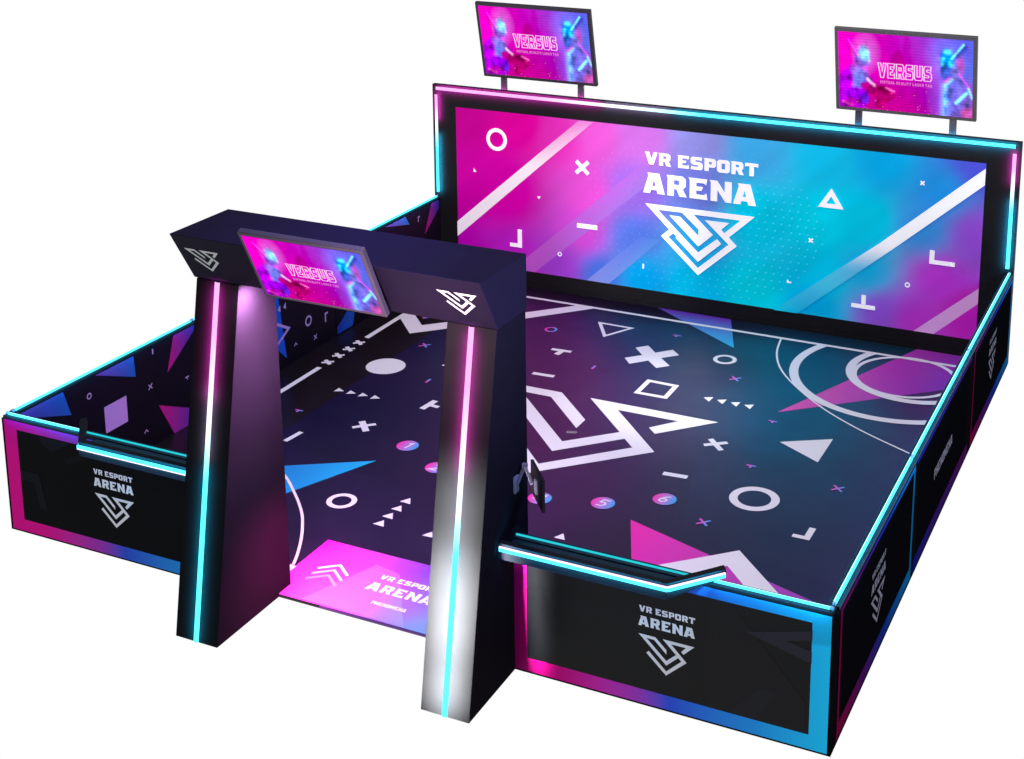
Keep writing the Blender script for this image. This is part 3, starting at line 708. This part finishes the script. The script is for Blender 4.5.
NXP, NYP = 150, 100
PIC = [[picture(i / NXP, j / NYP) for j in range(NYP + 1)] for i in range(NXP + 1)]
SPARK = [(random.random() * .9 + .08, 1 - random.random() ** 2 * .3, random.uniform(.0022, .0045)) for _ in range(34)]
def display(t, x0, yt, zt, w, h, tilt, thick, bez, case=None):
    sn, cs = math.sin(tilt), math.cos(tilt)
    def S(u, v, d):  # u right, v down along the glass, d toward the viewer
        return (x0 + u, yt + v * sn - d * cs, zt - v * cs - d * sn)
    mb = MB()
    fr = [(0, 0), (w, 0), (w, h), (0, h)]
    mb.prism([S(a, b, -thick) for a, b in fr], [S(a, b, 0) for a, b in fr]); mb.build('casing', case or M_FRAME, t, bevel=.006)
    mb = MB(); q = [(bez, bez), (w - bez, bez), (w - bez, h - bez), (bez, h - bez)]
    W_, H_ = w - 2 * bez, h - 2 * bez
    P = [[S(bez + W_ * i / NXP, bez + H_ * j / NYP, .002) for j in range(NYP + 1)] for i in range(NXP + 1)]
    for i in range(NXP):
        for j in range(NYP):
            mb.face([P[i][j], P[i][j + 1], P[i + 1][j + 1], P[i + 1][j]], [PIC[i][j], PIC[i][j + 1], PIC[i + 1][j + 1], PIC[i + 1][j]])
    A = Art(mb, lambda u, v, d: S(bez + u * W_, bez + (1 - v) * H_, .002 + d))
    for pol, hol in text_shapes('VERSUS', .30, .70, .625, .435, gap=.15):
        for L_ in pol + hol:
            A.shape(strokes(L_, .0115, True), (1.0, .22, .80), h=.001)
            A.shape(strokes(L_, .0050, True), (1.0, .86, 1.0), h=.002)
    A.text('VIRTUAL REALITY LASER TAG', .315, .705, .395, .358, (.86, .20, .62), h=.002, gap=.22)
    for a, b, r in SPARK: A.tris([circle(a, 1 - b, r, 6)], (1.0, .28, .12), h=.0015)
    mb.build('picture', M_SCREEN, t)
    return S

GRP_D = 'VERSUS displays standing on the back wall'
for k, (x0, zt, lab) in enumerate([(.843, 4.087, 'VERSUS display on two posts above the left, magenta end of the back wall'), (5.833, 4.099, 'VERSUS display on two posts above the right, cyan end of the back wall')]):
    t = empty('wall_display', (x0 + .86, 8.13, 2.83)); tag(t, lab, 'display', GRP_D)
    S = display(t, x0, 7.85, zt, 1.717, 1.095, .217, .055, .045, None if k == 0 else M_FRAME2)
    for px in ((.245, 1.415) if k == 0 else (.235, 1.395)):
        mb = MB(); a = x0 + px
        mb.box((a, 8.115, 2.834), (a + .085, 8.155, 3.45)); mb.build('post', M_POST, t, bevel=.004)

# ================================================================== GATE
gt = empty('entrance_gate', (4.055, -.2, 0)); tag(gt, 'black entrance gate with two tapering pillars, glowing strips and slanted header beam', 'gate')
YF0, YF1, ZT = -.775, -.236, 3.02
for (a, b, s) in ((2.640, 3.075, -1), (5.040, 5.472, 1)):
    pl = MB()
    lo = [(a, YF0, 0), (b, YF0, 0), (b, .265, 0), (a, .265, 0)]; hi = [(a, YF1, ZT), (b, YF1, ZT), (b, .245, ZT), (a, .245, ZT)]
    pl.face(lo[::-1]); pl.face(hi)
    for i in range(4):
        j = (i + 1) % 4
        pl.face([lo[i], lo[j], hi[j], hi[i]], mat=0 if i == 0 else 1)
    po = pl.build('pillar', [M_PILLAR, M_PSIDE], gt, bevel=.006)
    # strip along the sloping front face
    mb = MB(); n = 40; xm = (a + b) / 2 + .002; w = .021
    st = [(0, L_CY), (.42, L_CY), (.58, L_WH), (.72, (1.5, .95, 1.5)), (.84, L_PK), (1, L_PK)] if s > 0 else [(0, L_CY), (.46, L_CY), (.62, L_WH), (.76, (1.5, .95, 1.5)), (.86, L_PK), (1, L_PK)]
    for k in range(n):
        z0, z1 = .004 + (ZT - .01) * k / n, .004 + (ZT - .01) * (k + 1) / n
        f = lambda z: YF0 + (YF1 - YF0) * z / ZT
        c0, c1 = ramp(st, k / n), ramp(st, (k + 1) / n); o = .012
        mb.face([(xm - w, f(z0) - o, z0), (xm + w, f(z0) - o, z0), (xm + w, f(z1) - o, z1), (xm - w, f(z1) - o, z1)], [c0, c0, c1, c1])
        mb.face([(xm + w, f(z0) - o, z0), (xm + w, f(z0), z0), (xm + w, f(z1), z1), (xm + w, f(z1) - o, z1)], [c0, c0, c1, c1])
        mb.face([(xm - w, f(z0), z0), (xm - w, f(z0) - o, z0), (xm - w, f(z1) - o, z1), (xm - w, f(z1), z1)], [c0, c0, c1, c1])
    mb.build('led_strip', M_LED, po)
mb = MB()
prof = [(-.235, 3.022), (.25, 3.022), (.25, 3.482), (-.512, 3.482)]
mb.prism([(2.615, y, z) for y, z in prof], [(5.482, y, z) for y, z in prof])
bm = mb.build('beam', M_BEAM, gt, bevel=.008)
sl = math.hypot(.277, .46)
mb = MB(); A = Art(mb, lambda u, v, h: (u, -.512 + .277 * v / sl - h * .857, 3.482 - .46 * v / sl - h * .516))
for cx in (2.868, 5.24):
    A.mb = MB()
    A.shape([[(x, -y) for x, y in P] for P in emblem(cx, -.152, .345, .26)], (.42, .45, .46), h=.003)
    A.mb.build('emblem', M_PANEL, bm)
# downlight fitting under the beam
mb = MB(); mb.box((3.20, -.14, 2.985), (3.30, .02, 3.020)); mb.build('downlight_fitting', M_METAL, gt, bevel=.004)
mb = MB(); mb.face([(3.215, -.125, 2.983), (3.285, -.125, 2.983), (3.285, .0, 2.983), (3.215, .0, 2.983)], (2.6, 1.9, 2.6)); mb.build('downlight_lens', M_LED, gt)

t = empty('gate_display', (4.0, -.45, 3.3)); tag(t, 'VERSUS display tilted down on the front of the gate beam', 'display')
S = display(t, 3.435, -.68, 3.655, 1.148, .7075, .464, .05, .03)
mb = MB(); mb.prism([S(.42, .28, -.05), S(.72, .28, -.05), S(.72, .46, -.05), S(.42, .46, -.05)], [(3.855, -.42, 3.36), (4.155, -.42, 3.36), (4.155, -.34, 3.2), (3.855, -.34, 3.2)])
mb.build('mount', M_POST, t)

# ================================================================== COUNTERS
GRP_C = 'glowing counters on the front walls'
def counter(mir, label):
    cx = 4.0565
    X = (lambda x: 2 * cx - x) if mir else (lambda x: x)
    t = empty('counter_shelf', (X(6.2), -.12, 1.15)); tag(t, label, 'counter', GRP_C)
    P = [(5.478, -.252), (6.88, -.252), (6.985, -.13), (6.94, -.004), (5.478, -.004)]
    P = [(X(x), y) for x, y in P]
    if mir: P = P[::-1]
    mb = MB(); mb.prism([(x, y, 1.152) for x, y in P], [(x, y, 1.172) for x, y in P]); mb.build('shelf', M_CAP, t, bevel=.003)
    # bent front rail: straight run, then an arm crossing the wall
    R_ = [(5.478, -.277), (6.892, -.277), (7.222, .100), (7.186, .150), (6.868, -.222), (5.478, -.222)]
    R_ = [(X(x), y) for x, y in R_]
    mb = MB()
    zb = 1.140
    for q in ([R_[0], R_[1], R_[4], R_[5]], [R_[1], R_[2], R_[3], R_[4]]):
        if mir: q = q[::-1]
        z0 = zb if q[0][1] < -.2 and q[-1][1] < -.2 and max(p[1] for p in q) < 0 else 1.212
        mb.prism([(x, y, z0 if y > -.1 else zb) for x, y in q], [(x, y, 1.274) for x, y in q])
    mb.build('front_rail', M_CAP, t)
    path = [(5.492, -.278), (6.893, -.278), (7.216, .089)]
    mb = MB()
    for (x0, y0), (x1, y1) in zip(path, path[1:]):
        d = Vector((x1 - x0, y1 - y0)).normalized(); n = Vector((d.y, -d.x)) * (.002 if mir and y0 != y1 else .014)
        e = .005
        q = [(x0, y0), (x1, y1), (x1 + n.x + (e if y0 == y1 else 0), y1 + n.y), (x0 + n.x, y0 + n.y)]
        q = [(X(a), b) for a, b in q]
        white = (1.6, 1.15, 1.6)
        lo, hi = (1.214, 1.244)
        mb.prism([(a, b, lo) for a, b in q], [(a, b, hi) for a, b in q], L_CY)
        if mir and y0 != y1: continue
        if mir: mb.prism([(a, b, lo - .009) for a, b in q], [(a, b, lo - .001) for a, b in q], white)
        else: mb.prism([(a, b, hi + .001) for a, b in q], [(a, b, hi + .009) for a, b in q], white)
    mb.build('led_strip', M_LED, t)
counter(True, 'glowing edged black counter on the wall section left of the gate')
counter(False, 'glowing edged black counter on the wall section right of the gate')

# ================================================================== ARM MONITOR
t = empty('arm_monitor', (5.475, .03, 1.63)); tag(t, 'small dark monitor on a folding steel arm beside the right pillar', 'monitor')
mb = MB(); mb.box((5.474, -.005, 1.56), (5.492, .065, 1.70)); mb.build('wall_bracket', M_METAL, t, bevel=.003)
def bar(mb, a, b, r):
    a, b = Vector(a), Vector(b); d = (b - a).normalized(); u = d.cross(Vector((0, 0, 1))).normalized() * r; w = d.cross(u).normalized() * r
    mb.prism([a + u + w, a - u + w, a - u - w, a + u - w], [b + u + w, b - u + w, b - u - w, b + u - w])
mb = MB(); bar(mb, (5.49, .03, 1.63), (5.525, .10, 1.765), .010); bar(mb, (5.53, .095, 1.765), (5.655, -.035, 1.70), .010); mb.box((5.508, .08, 1.75), (5.545, .115, 1.785)); mb.build('arm', M_METAL, t)
A0, DV = Vector((5.578, .10, 1.83)), Vector((.242, -.284, 0)); nn = Vector((.284, .242, 0)).normalized()
a, b = A0, A0 + DV; dz = Vector((0, 0, -.27))
mb = MB(); mb.prism([a, b, b + dz, a + dz], [p + nn * .022 for p in (a, b, b + dz, a + dz)]); mb.build('casing', M_DARK, t)
c = A0 + DV * .5 + dz * .5 - nn * .012
e = DV.normalized() * .03
mb = MB(); z = Vector((0, 0, .06)); mb.prism([c - e - z, c + e - z, c + e + z, c - e + z], [p + nn * .012 for p in (c - e - z, c + e - z, c + e + z, c - e + z)]); mb.build('mounting_plate', M_METAL, t)
mb = MB(); k = .015; s = DV.normalized() * k; q = [a + s - Vector((0, 0, k)), b - s - Vector((0, 0, k)), b - s + dz + Vector((0, 0, k)), a + s + dz + Vector((0, 0, k))]
mb.face([p + nn * .0235 for p in q], [(.5, .08, .4), (.1, .2, .6), (.1, .2, .6), (.5, .08, .4)]); mb.build('screen', M_SCREEN, t)

# ================================================================== LIGHT
w = bpy.data.worlds.new('World'); scene.world = w; w.use_nodes = True
bg = w.node_tree.nodes['Background']; bg.inputs['Color'].default_value = (.52, .50, .80, 1); bg.inputs['Strength'].default_value = .16

def area(name, loc, target, size, power, col=(1, 1, 1), size_y=None, spread=180):
    L_ = bpy.data.lights.new(name, 'AREA'); L_.energy = power; L_.color = col; L_.size = size; L_.spread = math.radians(spread)
    if size_y: L_.shape = 'RECTANGLE'; L_.size_y = size_y
    o = bpy.data.objects.new(name, L_); COL.objects.link(o); o.location = loc
    o.rotation_euler = (Vector(target) - Vector(loc)).to_track_quat('-Z', 'Y').to_euler()
    return o
area('overhead_fill', (4.5, 2.5, 10.5), (4.0, 4.0, 0), 6.0, 900, (1, .985, .97))  # unseen lamp overhead, added to bring up the white floor print
area('pillar_front_fill', (5.245, -1.50, .55), (5.245, -.70, .60), .24, 118, (1, 1, 1), size_y=1.2, spread=40)  # unseen lamp added for the pale gradient on the right pillar
area('pillar_front_fill', (5.245, -1.42, 1.15), (5.245, -.62, 1.2), .26, 46, (1, 1, 1), size_y=1.3, spread=40)  # second added lamp, carries the pillar gradient higher
area('gate_glow', (3.26, -.20, 2.95), (3.06, -.27, 2.35), .16, 120, (1, .42, .92))
area('mat_bounce_fill', (3.9, .0, 1.0), (3.07, .05, .15), .7, 32, (1, .05, .40), spread=80)  # unseen lamp added to imitate red light bounced off the mat
area('gate_fill', (3.85, -.02, 2.9), (3.07, -.1, 2.0), .5, 60, (1, .40, .95), spread=90)
area('beam_blue_fill', (4.1, .2, 4.7), (4.1, -.1, 3.4), .8, 60, (.25, .18, 1))  # unseen lamp added to tint the beam top blue
area('side_blue_fill', (8.6, -1.2, 4.2), (5.5, 0, 3.0), 1.0, 45, (.25, .32, 1), spread=60)  # unseen lamp added to turn beam end and pillar side navy
area('front_pink_fill', (5.9, -3.2, 3.2), (5.0, -.4, 3.2), .6, 44, (1, .62, .74), spread=50)  # unseen lamp added for a pinkish cast on the beam front
spot = bpy.data.lights.new('floor_spot', 'SPOT'); spot.energy = 800; spot.spot_size = math.radians(32); spot.spot_blend = 1; spot.shadow_soft_size = .3
so = bpy.data.objects.new('floor_spot', spot); COL.objects.link(so); so.location = (4.7, 5.4, 5.2); so.rotation_euler = (0, 0, 0)

def strip(name, a, b, facing, power, col, width=.02, spread=150):
    """unseen thin lamp, added for the halo beside a led, from a to b shining along facing (watts per metre)"""
    a, b = Vector(a), Vector(b); x = (b - a).normalized(); z = -Vector(facing).normalized(); z = (z - x * z.dot(x)).normalized(); y = z.cross(x)
    from mathutils import Matrix
    L_ = bpy.data.lights.new(name, 'AREA'); L_.shape = 'RECTANGLE'; L_.size = (b - a).length; L_.size_y = width; L_.energy = 4.5 * power * (b - a).length; L_.color = col; L_.spread = math.radians(spread)
    o = bpy.data.objects.new(name, L_); COL.objects.link(o)
    m = Matrix((x, y, z)).transposed().to_4x4(); m.translation = (a + b) / 2; o.matrix_world = m
C_, P_, N_ = (.02, .52, .85), (1, .04, .62), (.75, .6, 1)  # tints of the unseen halo lamps added beside the led strips
for cx, wz in ((2.8575, 2.05), (5.256, 1.9)):
    f = lambda z: YF0 + (YF1 - YF0) * z / ZT - .075
    n = (0, 1, .18)
    strip('pillar_halo_cyan', (cx, f(.02), .02), (cx, f(wz - .55), wz - .55), n, 2.2, C_)
    strip('pillar_halo_white', (cx, f(wz - .5), wz - .5), (cx, f(wz + .1), wz + .1), n, 1.3, N_)
    strip('pillar_halo_pink', (cx, f(wz), wz), (cx, f(2.98), 2.98), n, 4.2, P_)
strip('wall_halo_pink', (.08, 8.03, 2.775), (2.6, 8.03, 2.775), (0, 1, 0), 2.2, P_)
strip('wall_halo_white', (2.65, 8.03, 2.775), (3.6, 8.03, 2.775), (0, 1, 0), 1.2, N_)
strip('wall_halo_cyan', (3.65, 8.03, 2.775), (8.03, 8.03, 2.775), (0, 1, 0), 2.2, C_)
strip('wall_halo_cyan', (8.02, 8.03, 1.25), (8.02, 8.03, 2.1), (0, 1, 0), 2.2, C_)
strip('wall_halo_pink', (8.02, 8.03, 2.3), (8.02, 8.03, 2.7), (0, 1, 0), 2.2, P_)
strip('wall_halo_cyan', (.07, 8.03, 1.25), (.07, 8.03, 2.1), (0, 1, 0), 2.0, C_)
strip('wall_halo_pink', (.07, 8.03, 2.3), (.07, 8.03, 2.7), (0, 1, 0), 2.0, P_)
for a, b in ((.05, .95), (7.15, 8.05)): strip('rail_halo', (a, -.035, 1.25), (b, -.035, 1.25), (0, .7, -.7), .9, C_, spread=110)
for a, b in ((.05, 2.6), (5.5, 8.0)): strip('rail_halo', (a, .045, 1.27), (b, .045, 1.27), (0, 0, -1), .30, C_)
strip('rail_halo', (8.135, .1, 1.25), (8.135, 8.0, 1.25), (-.7, 0, -.7), .9, C_, spread=110)
strip('rail_halo', (.13, .12, 1.25), (.13, 8.0, 1.25), (-.7, 0, -.7), .40, C_, spread=110)
strip('rail_halo', (7.94, .12, 1.24), (7.94, 8.0, 1.24), (.4, 0, -.9), 1.0, C_, spread=110)
for a, b in ((1.24, 2.62), (5.5, 6.88)):
    strip('counter_halo', (a, -.345, 1.235), (b, -.345, 1.235), (0, 1, 0), 1.1, C_)
    strip('counter_halo', (a, -.20, 1.285), (b, -.20, 1.285), (0, .25, -1), .08, (.05, .25, .8))
    strip('counter_halo', (a, -.30, 1.13), (b, -.30, 1.13), (0, 1, -.6), .2, (.08, .3, 1))
strip('counter_halo', (6.93, -.30, 1.235), (7.23, .04, 1.235), (-.75, .66, 0), 2.0, C_)

# ================================================================== CAMERA
cam = bpy.data.cameras.new('camera'); co = bpy.data.objects.new('camera', cam); COL.objects.link(co)
co.location = (10.44369, -9.45963, 7.14372)
co.rotation_euler = (math.radians(90) - 0.21991, 0, 0.42945)
cam.sensor_width = 36; cam.lens = 51.648; cam.shift_x = -0.072968; cam.shift_y = -0.273486
cam.clip_end = 600
scene.camera = co
scene.view_settings.view_transform = 'Standard'; scene.view_settings.look = 'None'; scene.view_settings.exposure = 0; scene.view_settings.gamma = 1
